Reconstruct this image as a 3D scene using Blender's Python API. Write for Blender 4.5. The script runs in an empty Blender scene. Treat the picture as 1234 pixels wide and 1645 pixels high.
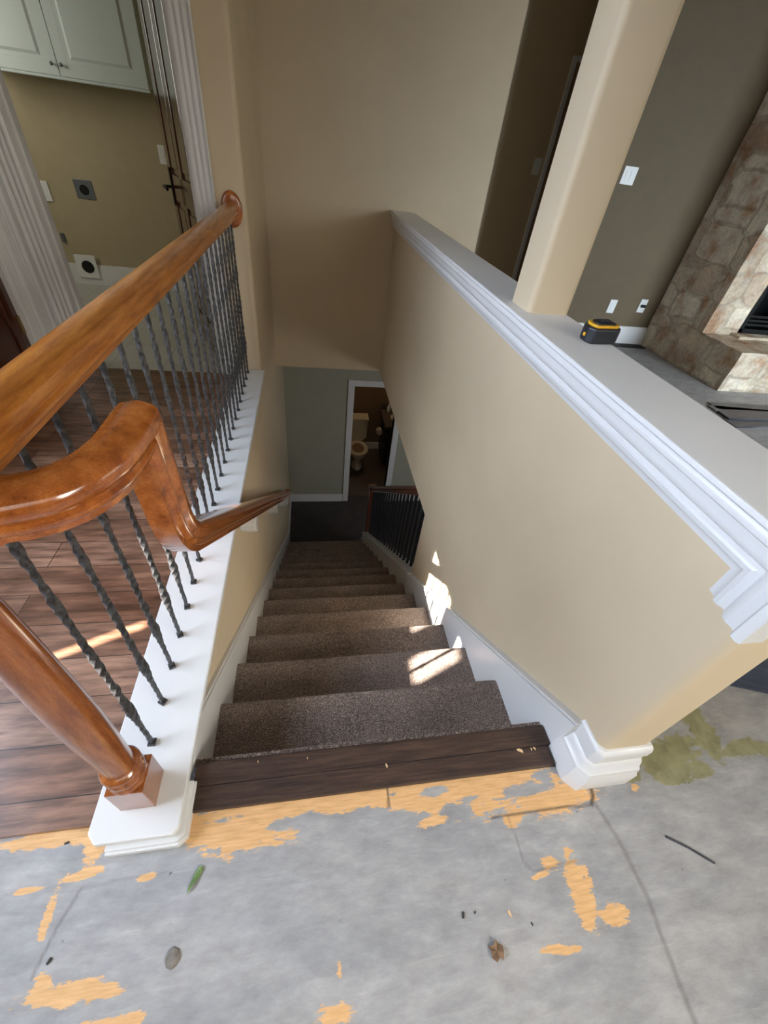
import bpy, bmesh, math, random
from math import sin, cos, pi, sqrt, radians
from mathutils import Vector, Matrix, noise

S = bpy.context.scene
C = S.collection
random.seed(7)

# ------------------------------------------------------------ camera
CX = Vector((0.98475892, -0.01160211, 0.17353751))      # world X in photo axes (right, down, forward)
CY = Vector((-0.13718226, -0.6651657, 0.73398612))
CZ = Vector((0.10691541, -0.74660564, -0.65661946))
FPX = 656.6
cd = bpy.data.cameras.new('camera')
cam = bpy.data.objects.new('camera', cd)
C.objects.link(cam)
S.camera = cam
cd.sensor_fit = 'VERTICAL'
cd.sensor_height = 24.0
cd.lens = 24.0 * FPX / 1645.0
cd.clip_start = 0.01
right = Vector((CX[0], CY[0], CZ[0]))
up = -Vector((CX[1], CY[1], CZ[1]))
back = -Vector((CX[2], CY[2], CZ[2]))
M = Matrix((right, up, back)).transposed().to_4x4()
M.translation = Vector((0, 0, 1.27))
cam.matrix_world = M

# ------------------------------------------------------------ light
S.view_settings.view_transform = 'Standard'
S.view_settings.look = 'None'
S.view_settings.exposure = 0.0
S.view_settings.gamma = 1.0
S.view_settings.use_curve_mapping = False

w = bpy.data.worlds.new('world')
S.world = w
w.use_nodes = True
wn = w.node_tree
bg = wn.nodes['Background']
bg.inputs[0].default_value = (0.62, 0.76, 1.0, 1)
bg.inputs[1].default_value = 1.2


def area(name, loc, target, sx, sy, power, col, spread=180):
    l = bpy.data.lights.new(name, 'AREA')
    l.shape = 'RECTANGLE'
    l.size = sx
    l.size_y = sy
    l.energy = power
    l.color = col
    l.spread = radians(spread)
    o = bpy.data.objects.new(name, l)
    C.objects.link(o)
    o.location = loc
    o.rotation_euler = (Vector(target) - Vector(loc)).to_track_quat('-Z', 'Y').to_euler()
    return o


# daylight where the unseen windows would be; the stair fill is added
area('front_window_daylight', (0.1, -1.78, 1.75), (0.2, 0.1, -0.1), 2.0, 1.5, 10, (1.0, 0.96, 0.88), 105)
area('added_stair_fill', (2.07, -1.35, 1.5), (-0.4, 0.55, -0.3), 1.2, 1.3, 30, (1.0, 0.965, 0.88), 90)  # added fill to brighten the left stair wall; no window stands here
area('living_window_daylight', (4.9, -2.9, 1.5), (4.5, 3.0, 0.0), 2.4, 1.6, 95, (0.74, 0.86, 1.0), 70)
area('living_side_window_daylight', (7.35, 1.2, 1.75), (0.0, 1.8, 1.3), 3.0, 1.5, 24, (1.0, 0.99, 0.82), 150)
area('entry_window_daylight', (-2.3, 0.62, 1.35), (0.7, 0.95, 0.0), 1.9, 1.7, 64, (0.68, 0.80, 1.0), 100)
area('laundry_window_daylight', (-2.75, 3.7, 1.7), (-1.0, 4.4, 1.0), 0.8, 0.8, 10, (1.0, 0.97, 0.85))
area('lower_window_daylight', (3.2, 2.1, -1.5), (0.2, 5.0, -2.2), 1.3, 1.2, 28, (0.9, 0.93, 1.0))
area('bathroom_lamp', (1.15, 6.3, -0.75), (1.1, 6.0, -3.0), 0.3, 0.3, 2.6, (1.0, 0.72, 0.42))

sl = bpy.data.lights.new('sun', 'SUN')
sl.energy = 60.0
sl.angle = radians(0.5)
sl.color = (1.0, 0.93, 0.84)
sun = bpy.data.objects.new('sun', sl)
C.objects.link(sun)
sun.rotation_euler = Vector((1.0, 0.43, -0.85)).to_track_quat('-Z', 'Y').to_euler()


# ------------------------------------------------------------ materials
class NT:
    def __init__(s, name):
        s.m = bpy.data.materials.new(name)
        s.m.use_nodes = True
        s.t = s.m.node_tree
        s.b = s.t.nodes['Principled BSDF']

    def n(s, typ, **kw):
        x = s.t.nodes.new(typ)
        for k, v in kw.items():
            if k.startswith('i_'):
                x.inputs[k[2:].replace('_', ' ')].default_value = v
            else:
                setattr(x, k, v)
        return x

    def l(s, a, b):
        s.t.links.new(a, b)

    def coord(s, scale=(1, 1, 1), rot=(0, 0, 0)):
        g = s.n('ShaderNodeTexCoord')
        m = s.n('ShaderNodeMapping')
        m.inputs['Scale'].default_value = scale
        m.inputs['Rotation'].default_value = rot
        s.l(g.outputs['Object'], m.inputs[0])
        return m.outputs[0]

    def noise(s, vec, scale, detail=3, rough=0.55):
        x = s.n('ShaderNodeTexNoise')
        x.inputs['Scale'].default_value = scale
        x.inputs['Detail'].default_value = detail
        x.inputs['Roughness'].default_value = rough
        s.l(vec, x.inputs['Vector'])
        return x.outputs['Fac']

    def ramp(s, fac, stops):
        r = s.n('ShaderNodeValToRGB')
        e = r.color_ramp.elements
        while len(e) < len(stops):
            e.new(0.5)
        for k, (p, c) in enumerate(stops):
            e[k].position = p
            e[k].color = (c[0], c[1], c[2], 1)
        s.l(fac, r.inputs[0])
        return r.outputs[0]

    def mix(s, fac, a, b, mode='MIX'):
        x = s.n('ShaderNodeMix')
        x.data_type = 'RGBA'
        x.blend_type = mode
        for sock, v in ((x.inputs[0], fac), (x.inputs[6], a), (x.inputs[7], b)):
            if isinstance(v, (int, float)):
                sock.default_value = v
            elif isinstance(v, tuple):
                sock.default_value = (v[0], v[1], v[2], 1)
            else:
                s.l(v, sock)
        return x.outputs[2]

    def math(s, op, a, b=0.0, c=None):
        x = s.n('ShaderNodeMath')
        x.operation = op
        for sock, v in zip(x.inputs, (a, b, c)):
            if v is None:
                continue
            if isinstance(v, (int, float)):
                sock.default_value = v
            else:
                s.l(v, sock)
        return x.outputs[0]

    def bump(s, h, strength=0.2, dist=0.002):
        x = s.n('ShaderNodeBump')
        x.inputs['Strength'].default_value = strength
        x.inputs['Distance'].default_value = dist
        s.l(h, x.inputs['Height'])
        s.l(x.outputs[0], s.b.inputs['Normal'])

    def col(s, c):
        if isinstance(c, tuple):
            s.b.inputs['Base Color'].default_value = (c[0], c[1], c[2], 1)
        else:
            s.l(c, s.b.inputs['Base Color'])

    def set(s, rough=0.5, metal=0.0, spec=0.5, coat=0.0):
        s.b.inputs['Roughness'].default_value = rough
        s.b.inputs['Metallic'].default_value = metal
        s.b.inputs['Specular IOR Level'].default_value = spec
        s.b.inputs['Coat Weight'].default_value = coat
        s.b.inputs['Coat Roughness'].default_value = 0.12
        return s.m


def srgb(r, g, b):
    f = lambda c: (c / 255 / 12.92) if c / 255 <= 0.04045 else ((c / 255 + 0.055) / 1.055) ** 2.4
    return (f(r), f(g), f(b))


def plain(name, c, rough=0.5, metal=0.0, spec=0.5, coat=0.0, var=0.06, scale=9, bump=0.05, bscale=180):
    t = NT(name)
    v = t.coord()
    n1 = t.noise(v, scale)
    d = tuple(x * (1 - var) for x in c)
    e = tuple(min(1, x * (1 + var)) for x in c)
    t.col(t.ramp(n1, [(0.3, d), (0.7, e)]))
    if bump:
        t.bump(t.noise(v, bscale, 2), bump, 0.001)
    return t.set(rough, metal, spec, coat)


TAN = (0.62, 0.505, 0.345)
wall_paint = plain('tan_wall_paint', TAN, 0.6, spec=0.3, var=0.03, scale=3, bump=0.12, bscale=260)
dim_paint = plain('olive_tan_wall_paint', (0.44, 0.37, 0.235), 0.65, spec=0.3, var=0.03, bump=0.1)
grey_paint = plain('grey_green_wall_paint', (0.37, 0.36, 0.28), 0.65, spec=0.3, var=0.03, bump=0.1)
shaded_living_paint = plain('shaded_tan_living_paint', (0.13, 0.098, 0.056), 0.65, spec=0.3, var=0.04, bump=0.1)  # same tan paint darkened; the dim light on this wall is in its colour
shaded_hall_paint = plain('shaded_tan_hall_paint', (0.53, 0.42, 0.28), 0.65, spec=0.3, var=0.03, bump=0.1)  # slightly darker copy of the tan, hallway shade mixed into the colour
brown_paint = plain('brown_wall_paint', (0.24, 0.15, 0.09), 0.65, spec=0.3, var=0.03, bump=0.1)
ceiling_paint = plain('white_ceiling_paint', (0.7, 0.68, 0.63), 0.8, spec=0.2, var=0.02)
cap_paint = plain('pale_cap_paint', (0.76, 0.75, 0.74), 0.45, spec=0.4, var=0.02, bump=0.04)
trim_white = plain('white_gloss_trim_paint', (0.70, 0.695, 0.68), 0.3, spec=0.5, var=0.015, bump=0.02)
bright_white = plain('white_plate_plastic', (0.78, 0.79, 0.76), 0.35, var=0.01, bump=0.0)
cabinet_white = plain('white_cabinet_lacquer', (0.62, 0.70, 0.68), 0.35, var=0.01, bump=0.0)
black_hole = plain('black_duct_inside', (0.008, 0.008, 0.008), 0.9, var=0.1, bump=0)
grey_plate = plain('grey_metal_plate', (0.16, 0.18, 0.19), 0.45, 0.4, var=0.05, bump=0)
brass = plain('aged_brass', (0.28, 0.2, 0.09), 0.38, 0.9, var=0.15, bump=0.05)
bronze = plain('oil_rubbed_bronze', (0.022, 0.018, 0.016), 0.3, 0.8, var=0.1, bump=0.02)
porcelain = plain('cream_porcelain', (0.68, 0.60, 0.44), 0.12, spec=0.6, coat=0.5, var=0.02, bump=0)
black_wood = plain('black_stained_vanity_wood', (0.012, 0.010, 0.011), 0.4, var=0.2, bump=0)
black_iron = plain('black_firebox_steel', (0.010, 0.012, 0.014), 0.35, 0.5, var=0.2, bump=0.05)
tape_black = plain('black_tape_measure_plastic', (0.012, 0.014, 0.02), 0.42, var=0.2, bump=0.12, bscale=900)
tape_yellow = plain('yellow_tape_measure_plastic', (0.86, 0.46, 0.02), 0.4, var=0.03, bump=0)
stick_mat = plain('dark_grey_stick', (0.045, 0.047, 0.055), 0.6, var=0.3, scale=60)
leaf_brown = plain('dry_brown_leaf', (0.20, 0.115, 0.06), 0.7, var=0.35, scale=90)
leaf_green = plain('green_leaf', (0.10, 0.17, 0.04), 0.55, var=0.5, scale=110)
lump_mat = plain('dried_grey_mortar', (0.20, 0.175, 0.15), 0.95, var=0.3, scale=70, bump=0.6, bscale=300)
chip_mat = plain('pale_wood_chip', (0.72, 0.50, 0.28), 0.8, var=0.2, scale=90)
dark_chip = plain('dark_debris', (0.03, 0.028, 0.026), 0.8, var=0.3, scale=90)
rope_mat = plain('black_strap', (0.02, 0.018, 0.018), 0.7)


def wood(name, c0, c1, c2, axis=(1, 10, 10), rough=0.3, coat=0.4, scale=6, bump=0.08, rings=True):
    t = NT(name)
    v = t.coord(axis)
    n1 = t.noise(v, scale, 5, 0.62)
    col = t.ramp(n1, [(0.28, c0), (0.5, c1), (0.74, c2)])
    f = t.noise(t.coord(tuple(a * 5 for a in axis)), scale * 3, 2)
    fine = t.ramp(f, [(0.35, (0.72, 0.66, 0.6)), (0.55, (1, 1, 1))])
    t.col(t.mix(0.7, col, fine, 'MULTIPLY'))
    t.bump(f, bump, 0.001)
    return t.set(rough, 0, 0.5, coat)


O0, O1, O2 = (0.24, 0.065, 0.010), (0.44, 0.155, 0.026), (0.64, 0.27, 0.055)
oak_y = wood('honey_oak_rail', O0, O1, O2, (12, 1.3, 12), 0.28, 0.5)
oak_turn = wood('glossy_oak_volute', (0.20, 0.048, 0.008), (0.39, 0.112, 0.019), (0.57, 0.20, 0.04), (5, 5, 5), 0.2, 0.8)
oak_z = wood('glossy_oak_newel', (0.17, 0.045, 0.010), (0.30, 0.09, 0.02), (0.42, 0.15, 0.04), (12, 12, 1.3), 0.2, 0.8)
nosing_wood = wood('dark_rustic_nosing_wood', (0.022, 0.012, 0.008), (0.055, 0.030, 0.020), (0.10, 0.058, 0.038), (2, 26, 26), 0.55, 0.05, 4, 0.2)
dark_door = wood('dark_cherry_door', (0.030, 0.007, 0.004), (0.07, 0.016, 0.008), (0.13, 0.035, 0.016), (10, 10, 1.2), 0.22, 0.7)
dark_board = wood('charcoal_plank', (0.028, 0.030, 0.042), (0.055, 0.058, 0.078), (0.10, 0.105, 0.13), (2, 14, 14), 0.4, 0.1, 4)
blue_board = wood('dark_blue_grey_plank', (0.018, 0.026, 0.055), (0.038, 0.052, 0.10), (0.07, 0.09, 0.15), (2, 14, 14), 0.4, 0.1, 4)
lower_rail_wood = wood('reddish_lower_rail', (0.06, 0.015, 0.008), (0.11, 0.03, 0.015), (0.18, 0.05, 0.03), (8, 2, 8), 0.35, 0.3)


def make_iron():
    t = NT('hammered_wrought_iron')
    v = t.coord()
    n1 = t.noise(v, 90, 4)
    t.col(t.ramp(n1, [(0.3, (0.035, 0.035, 0.036)), (0.7, (0.12, 0.12, 0.122))]))
    t.bump(n1, 0.6, 0.003)
    return t.set(0.38, 0.55)


iron = make_iron()
black_baluster = plain('black_painted_baluster', (0.012, 0.012, 0.016), 0.5, var=0.1, bump=0)


def make_planks():
    t = NT('dark_brown_floor_planks')
    g = t.n('ShaderNodeTexCoord')
    br = t.n('ShaderNodeTexBrick')
    br.offset = 0.37
    br.inputs['Scale'].default_value = 1.0
    br.inputs['Brick Width'].default_value = 0.95
    br.inputs['Row Height'].default_value = 0.125
    br.inputs['Mortar Size'].default_value = 0.0015
    br.inputs['Mortar Smooth'].default_value = 0.2
    br.inputs['Color1'].default_value = (0.22, 0.11, 0.066, 1)
    br.inputs['Color2'].default_value = (0.44, 0.27, 0.19, 1)
    br.inputs['Mortar'].default_value = (0.03, 0.018, 0.012, 1)
    t.l(g.outputs['Object'], br.inputs['Vector'])
    v = t.coord((1.6, 15, 1))
    n1 = t.noise(v, 3.2, 6, 0.65)
    grain = t.ramp(n1, [(0.3, (0.32, 0.27, 0.24)), (0.5, (0.8, 0.76, 0.72)), (0.7, (1.25, 1.15, 1.1))])
    big = t.ramp(t.noise(t.coord((2.2, 7, 1)), 2.2, 3), [(0.38, (0.5, 0.44, 0.4)), (0.6, (1, 1, 1))])
    c = t.mix(1.0, br.outputs['Color'], grain, 'MULTIPLY')
    t.col(t.mix(0.8, c, big, 'MULTIPLY'))
    t.bump(t.math('MULTIPLY', n1, 0.6), 0.25, 0.002)
    return t.set(0.33, 0, 0.5, 0.15)


planks = make_planks()


def make_carpet(name, c0, c1, c2):
    t = NT(name)
    v = t.coord()
    n1 = t.noise(v, 230, 3, 0.7)
    n2 = t.noise(v, 60, 3, 0.6)
    col = t.ramp(n1, [(0.34, c0), (0.52, c1), (0.70, c2)])
    pile = t.ramp(n2, [(0.3, (0.62, 0.6, 0.6)), (0.7, (1.2, 1.2, 1.2))])
    c = t.mix(0.8, col, pile, 'MULTIPLY')
    n3 = t.noise(v, 7, 3)
    t.col(t.mix(0.7, c, t.ramp(n3, [(0.35, (0.72, 0.72, 0.74)), (0.65, (1.1, 1.1, 1.1))]), 'MULTIPLY'))
    t.bump(t.math('ADD', n1, n2), 1.0, 0.008)
    t.b.inputs['Sheen Weight'].default_value = 0.25
    t.b.inputs['Sheen Roughness'].default_value = 0.5
    return t.set(0.95, 0, 0.1)


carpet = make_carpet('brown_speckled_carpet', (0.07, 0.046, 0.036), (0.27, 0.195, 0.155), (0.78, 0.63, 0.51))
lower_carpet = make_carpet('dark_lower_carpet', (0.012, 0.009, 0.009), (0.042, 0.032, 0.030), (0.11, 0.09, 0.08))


def make_tile():
    t = NT('pale_floor_tile')
    g = t.n('ShaderNodeTexCoord')
    br = t.n('ShaderNodeTexBrick')
    br.offset = 0.0
    br.inputs['Scale'].default_value = 1.0
    br.inputs['Brick Width'].default_value = 0.33
    br.inputs['Row Height'].default_value = 0.33
    br.inputs['Mortar Size'].default_value = 0.003
    br.inputs['Color1'].default_value = (0.47, 0.48, 0.43, 1)
    br.inputs['Color2'].default_value = (0.52, 0.53, 0.48, 1)
    br.inputs['Mortar'].default_value = (0.34, 0.34, 0.30, 1)
    t.l(g.outputs['Object'], br.inputs['Vector'])
    t.col(br.outputs['Color'])
    return t.set(0.3)


tile = make_tile()
bath_tile = plain('brown_bathroom_tile', (0.10, 0.072, 0.055), 0.5, var=0.15, scale=5)
granite = plain('speckled_granite_counter', (0.10, 0.08, 0.065), 0.2, var=0.6, scale=120, bump=0)


def make_subfloor():
    """grey thinset scraped over orange board; attribute fields say where the board shows through"""
    t = NT('scraped_subfloor')
    v = t.coord()
    a = t.n('ShaderNodeAttribute'); a.attribute_name = 'board'
    gr = t.n('ShaderNodeAttribute'); gr.attribute_name = 'glue'
    cr = t.n('ShaderNodeAttribute'); cr.attribute_name = 'crack'
    n_big = t.noise(t.coord((1.4, 3.2, 1)), 2.4, 6, 0.6)
    n_mid = t.noise(t.coord((2.2, 5.5, 1), (0, 0, 0.3)), 5, 8, 0.68)
    n_fine = t.noise(v, 160, 3)
    n_edge = t.noise(t.coord((1.0, 1.9, 1)), 26, 5, 0.62)
    grey = t.ramp(n_mid, [(0.25, (0.25, 0.243, 0.238)), (0.42, (0.325, 0.317, 0.31)), (0.58, (0.385, 0.376, 0.366)), (0.75, (0.47, 0.46, 0.445))])
    grey = t.mix(0.75, grey, t.ramp(n_big, [(0.3, (0.72, 0.74, 0.79)), (0.7, (1.15, 1.13, 1.1))]), 'MULTIPLY')
    speck = t.ramp(t.noise(v, 48, 2, 0.4), [(0.20, (0.25, 0.24, 0.22)), (0.255, (1, 1, 1))])
    grey = t.mix(0.8, grey, speck, 'MULTIPLY')
    streak = t.ramp(t.noise(t.coord((1.2, 16, 1), (0, 0, 0.22)), 5, 3), [(0.60, (1, 1, 1)), (0.74, (1.25, 1.23, 1.2))])
    grey = t.mix(0.6, grey, streak, 'MULTIPLY')
    orange = t.ramp(t.noise(t.coord((2, 20, 1)), 9, 4), [(0.3, (0.62, 0.345, 0.14)), (0.7, (0.80, 0.49, 0.23))])
    green = t.ramp(t.noise(v, 20, 4), [(0.3, (0.20, 0.19, 0.10)), (0.7, (0.36, 0.34, 0.19))])
    fo = t.math('ADD', t.math('MULTIPLY', a.outputs['Fac'], 1.25), t.math('MULTIPLY', t.math('SUBTRACT', n_edge, 0.5), 1.1))
    scr = t.noise(t.coord((3.0, 14, 1), (0, 0, 0.2)), 14, 4, 0.7)
    fo = t.math('ADD', fo, t.math('MULTIPLY', t.math('SUBTRACT', scr, 0.55), 0.9))
    fo = t.ramp(fo, [(0.47, (0, 0, 0)), (0.56, (1, 1, 1))])
    fg = t.math('ADD', gr.outputs['Fac'], t.math('MULTIPLY', t.math('SUBTRACT', n_edge, 0.5), 1.0))
    fg = t.ramp(fg, [(0.5, (0, 0, 0)), (0.6, (1, 1, 1))])
    c = t.mix(fg, grey, green)
    c = t.mix(fo, c, orange)
    c = t.mix(cr.outputs['Fac'], c, (0.05, 0.038, 0.03))
    t.col(c)
    h = t.math('SUBTRACT', t.math('ADD', n_mid, t.math('MULTIPLY', n_fine, 0.15)), t.math('MULTIPLY', cr.outputs['Fac'], 1.2))
    t.bump(h, 0.35, 0.006)
    return t.set(0.62, 0, 0.35)


subfloor_mat = make_subfloor()


def make_stone(fine=False):
    t = NT('rubble_limestone')
    g = t.n('ShaderNodeTexCoord')
    sep = t.n('ShaderNodeSeparateXYZ')
    t.l(g.outputs['Object'], sep.inputs[0])
    com = t.n('ShaderNodeCombineXYZ')
    t.l(t.math('ADD', sep.outputs['X'], sep.outputs['Y']), com.inputs['X'])
    t.l(sep.outputs['Z'], com.inputs['Y'])
    dn = t.n('ShaderNodeTexNoise'); dn.inputs['Scale'].default_value = 5
    t.l(com.outputs[0], dn.inputs['Vector'])
    w2 = t.mix(0.06, com.outputs[0], dn.outputs['Color'], 'ADD')
    mp = t.n('ShaderNodeMapping')
    mp.inputs['Scale'].default_value = (2.9, 4.4, 1)
    t.l(w2, mp.inputs[0])
    def vor(feature):
        x = t.n('ShaderNodeTexVoronoi')
        x.distance = 'CHEBYCHEV'
        x.feature = feature
        x.inputs['Scale'].default_value = 1.0
        x.inputs['Randomness'].default_value = 0.72
        t.l(mp.outputs[0], x.inputs['Vector'])
        return x
    f1, f2 = vor('F1'), vor('F2')
    gap = t.math('SUBTRACT', f2.outputs['Distance'], f1.outputs['Distance'])
    mort = t.ramp(gap, [(0.02, (1, 1, 1)), (0.09, (0, 0, 0))])
    sc = t.n('ShaderNodeSeparateColor')
    t.l(f1.outputs['Color'], sc.inputs[0])
    base = t.ramp(sc.outputs[0], [(0.0, (0.36, 0.25, 0.17)), (0.3, (0.52, 0.44, 0.33)), (0.6, (0.66, 0.60, 0.48)), (1.0, (0.46, 0.36, 0.26))])
    v = t.coord()
    blot = t.ramp(t.noise(v, 6, 5), [(0.34, (0.72, 0.5, 0.36)), (0.5, (1, 1, 1)), (0.68, (1.2, 1.18, 1.1))])
    n2 = t.noise(v, 30, 6, 0.7)
    c = t.mix(mort, base, (0.44, 0.38, 0.29))
    c = t.mix(0.9, c, blot, 'MULTIPLY')
    c = t.mix(0.6, c, t.ramp(n2, [(0.3, (0.55, 0.52, 0.5)), (0.6, (1.1, 1.1, 1.1))]), 'MULTIPLY')
    t.col(c)
    hgt = t.math('SUBTRACT', t.math('MULTIPLY', n2, 0.6), mort)
    t.bump(hgt, 0.75, 0.011)
    return t.set(0.85, 0, 0.25)


stone = make_stone()


# ------------------------------------------------------------ mesh helpers
class MB:
    """collects shapes into one mesh"""
    def __init__(s):
        s.v = []
        s.f = []

    def add(s, vs, fs):
        n = len(s.v)
        s.v += [tuple(p) for p in vs]
        s.f += [tuple(i + n for i in f) for f in fs]
        return s

    def box(s, x0, x1, y0, y1, z0, z1):
        vs = [(x, y, z) for z in (z0, z1) for y in (y0, y1) for x in (x0, x1)]
        return s.add(vs, [(0, 2, 3, 1), (4, 5, 7, 6), (0, 1, 5, 4), (2, 6, 7, 3), (0, 4, 6, 2), (1, 3, 7, 5)])

    def prism(s, poly, a0, a1, axis='z'):
        """polygon extruded along an axis; poly in the two other coordinates (x,y) (y,z) or (x,z)"""
        n = len(poly)

        def P(p, a):
            if axis == 'z':
                return (p[0], p[1], a)
            if axis == 'x':
                return (a, p[0], p[1])
            return (p[0], a, p[1])
        vs = [P(p, a0) for p in poly] + [P(p, a1) for p in poly]
        fs = [tuple(range(n))[::-1], tuple(range(n, 2 * n))]
        fs += [(i, (i + 1) % n, n + (i + 1) % n, n + i) for i in range(n)]
        return s.add(vs, fs)

    def sweep(s, prof, path, up0=(0, 0, 1), close=False, scale=None):
        """profile (side, up) swept along a path with mitred corners"""
        P = [Vector(p) for p in path]
        T = [(P[i + 1] - P[i]).normalized() for i in range(len(P) - 1)]
        upv = Vector(up0)
        upv = (upv - T[0] * upv.dot(T[0])).normalized()
        side = T[0].cross(upv).normalized()
        rings = []
        m = len(prof)
        for i in range(len(P)):
            k = 1 if scale is None else scale[i]
            if i == 0:
                t0 = T[0]; nrm = T[0]
            elif i == len(P) - 1:
                t0 = T[-1]; nrm = T[-1]
            else:
                t0 = T[i - 1]; nrm = (T[i - 1] + T[i]).normalized()
            ring = []
            for a, b in prof:
                off = side * a * k + upv * b * k
                lam = -off.dot(nrm) / max(0.2, t0.dot(nrm))
                ring.append(P[i] + off + t0 * lam)
            rings.append(ring)
            if 0 < i < len(P) - 1:
                q = T[i - 1].rotation_difference(T[i])
                side = q @ side
                upv = q @ upv
        vs = [p for r in rings for p in r]
        fs = []
        for i in range(len(P) - 1):
            for j in range(m):
                a = i * m + j; b = i * m + (j + 1) % m
                fs.append((a, b, b + m, a + m))
        fs.append(tuple(range(m))[::-1])
        fs.append(tuple(range((len(P) - 1) * m, len(P) * m)))
        return s.add(vs, fs)

    def lathe(s, prof, c=(0, 0, 0), n=32, rot=None):
        vs = []
        for r, z in prof:
            for k in range(n):
                a = 2 * pi * k / n
                p = Vector((r * cos(a), r * sin(a), z))
                if rot:
                    p = rot @ p
                vs.append(p + Vector(c))
        fs = []
        for i in range(len(prof) - 1):
            for k in range(n):
                a = i * n + k; b = i * n + (k + 1) % n
                fs.append((a, b, b + n, a + n))
        fs.append(tuple(range(n))[::-1])
        fs.append(tuple(range((len(prof) - 1) * n, len(prof) * n)))
        return s.add(vs, fs)

    def build(s, name, mat, parent=None, smooth=None, bevel=0.0, seg=2):
        me = bpy.data.meshes.new(name)
        me.from_pydata(s.v, [], s.f)
        bm = bmesh.new(); bm.from_mesh(me)
        bmesh.ops.recalc_face_normals(bm, faces=bm.faces)
        bm.to_mesh(me); bm.free()
        me.materials.append(mat)
        o = bpy.data.objects.new(name, me)
        C.objects.link(o)
        if parent:
            o.parent = parent
        if bevel:
            b = o.modifiers.new('bevel', 'BEVEL')
            b.width = bevel; b.segments = seg; b.limit_method = 'ANGLE'; b.angle_limit = radians(35)
        if smooth is not None:
            for p in me.polygons:
                p.use_smooth = True
            # sharp edges above the angle
            bm = bmesh.new(); bm.from_mesh(me)
            for e in bm.edges:
                if len(e.link_faces) == 2 and e.calc_face_angle(0) > radians(smooth):
                    e.smooth = False
            bm.to_mesh(me); bm.free()
        return o


def struct(o):
    o['kind'] = 'structure'
    return o


def tag(o, label, cat, group=None):
    o['label'] = label
    o['category'] = cat
    if group:
        o['group'] = group
    return o


def thing(name, label, cat, loc=(0, 0, 0), rz=0.0, group=None):
    o = bpy.data.objects.new(name, None)
    o.empty_display_size = 0.05
    C.objects.link(o)
    o.location = loc
    o.rotation_euler = (0, 0, rz)
    return tag(o, label, cat, group)


def arc(cx, cy, r, a0, a1, n):
    return [(cx + r * cos(radians(a0 + (a1 - a0) * i / n)), cy + r * sin(radians(a0 + (a1 - a0) * i / n))) for i in range(n + 1)]


def box_obj(name, mat, x0, x1, y0, y1, z0, z1, parent=None, bevel=0.0):
    return MB().box(x0, x1, y0, y1, z0, z1).build(name, mat, parent, bevel=bevel)


# ------------------------------------------------------------ key dimensions
YB = 4.15            # upper back wall
XW = 0.718           # stair side of the half wall
XL = -0.335          # stair side of the left wall
RISE, RUN, NY0 = 0.2002, 0.254, 0.6736
ZC = 0.92            # half wall cap
LOW = -15 * RISE     # lower floor
CEIL = 3.7
YD = 2.86            # laundry door wall
YL = 5.07            # lower back wall


def skirt_z(y):
    return 0.451 - 0.788 * y


# ------------------------------------------------------------ floor: scraped subfloor
BLOBS = [  # board patches: x, y, half width, half depth, strength
    (0.107, 0.295, 0.47, 0.040, 1), (-0.15, 0.275, 0.16, 0.05, 1), (0.46, 0.275, 0.24, 0.045, 1), (0.62, 0.245, 0.13, 0.040, 1),
    (0.624, 0.050, 0.026, 0.060, 1), (0.68, 0.001, 0.036, 0.022, 0.8), (0.533, -0.039, 0.042, 0.007, 1), (0.573, 0.11, 0.024, 0.018, .7),
    (0.615, 0.115, 0.012, 0.035, .7), (0.538, 0.088, 0.02, 0.005, 1), (-0.471, 0.045, 0.085, 0.014, 1), (-0.53, 0.055, 0.022, 0.026, .9),
    (-0.414, 0.000, 0.05, 0.009, .8), (-0.352, -0.006, 0.028, 0.010, .9), (0.035, -0.054, 0.04, 0.018, .75), (-0.55, 0.154, 0.010, 0.045, .8),
    (-0.607, 0.209, 0.03, 0.005, .9), (-0.382, 0.203, 0.020, 0.006, 1), (-0.507, 0.219, 0.040, 0.009, 1), (-0.59, 0.300, 0.10, 0.018, 1),
    (-0.505, 0.265, 0.022, 0.026, 1), (0.502, 0.203, 0.022, 0.015, 1), (0.89, 0.234, 0.014, 0.009, 1), (0.044, 0.002, 0.007, 0.012, .7),
    (0.30, 0.225, 0.05, 0.012, .9), (0.745, 0.225, 0.03, 0.01, .8), (0.655, 0.075, 0.012, 0.02, .8)]
HOLES = [(-0.02, 0.262, 0.10, 0.012, .8), (0.10, 0.247, 0.10, 0.016, .8), (0.30, 0.292, 0.035, 0.010, .8), (0.56, 0.262, 0.07, 0.014, .9),
         (0.40, 0.262, 0.05, 0.006, .7), (0.63, 0.292, 0.02, 0.008, .7), (-0.22, 0.292, 0.04, 0.006, .5), (0.19, 0.300, 0.02, 0.008, .7), (0.37, 0.243, 0.03, 0.012, .8)]
GLUE = [(1.218, 0.361, 0.045, 0.10, 1), (1.044, 0.298, 0.13, 0.050, 1), (1.055, 0.256, 0.09, 0.030, 1), (1.327, 0.290, 0.13, 0.028, 1),
        (0.894, 0.268, 0.035, 0.024, 1), (1.134, 0.250, 0.045, 0.025, 1), (1.55, 0.30, 0.15, 0.03, .8), (1.10, 0.33, 0.16, 0.03, .8)]
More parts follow.
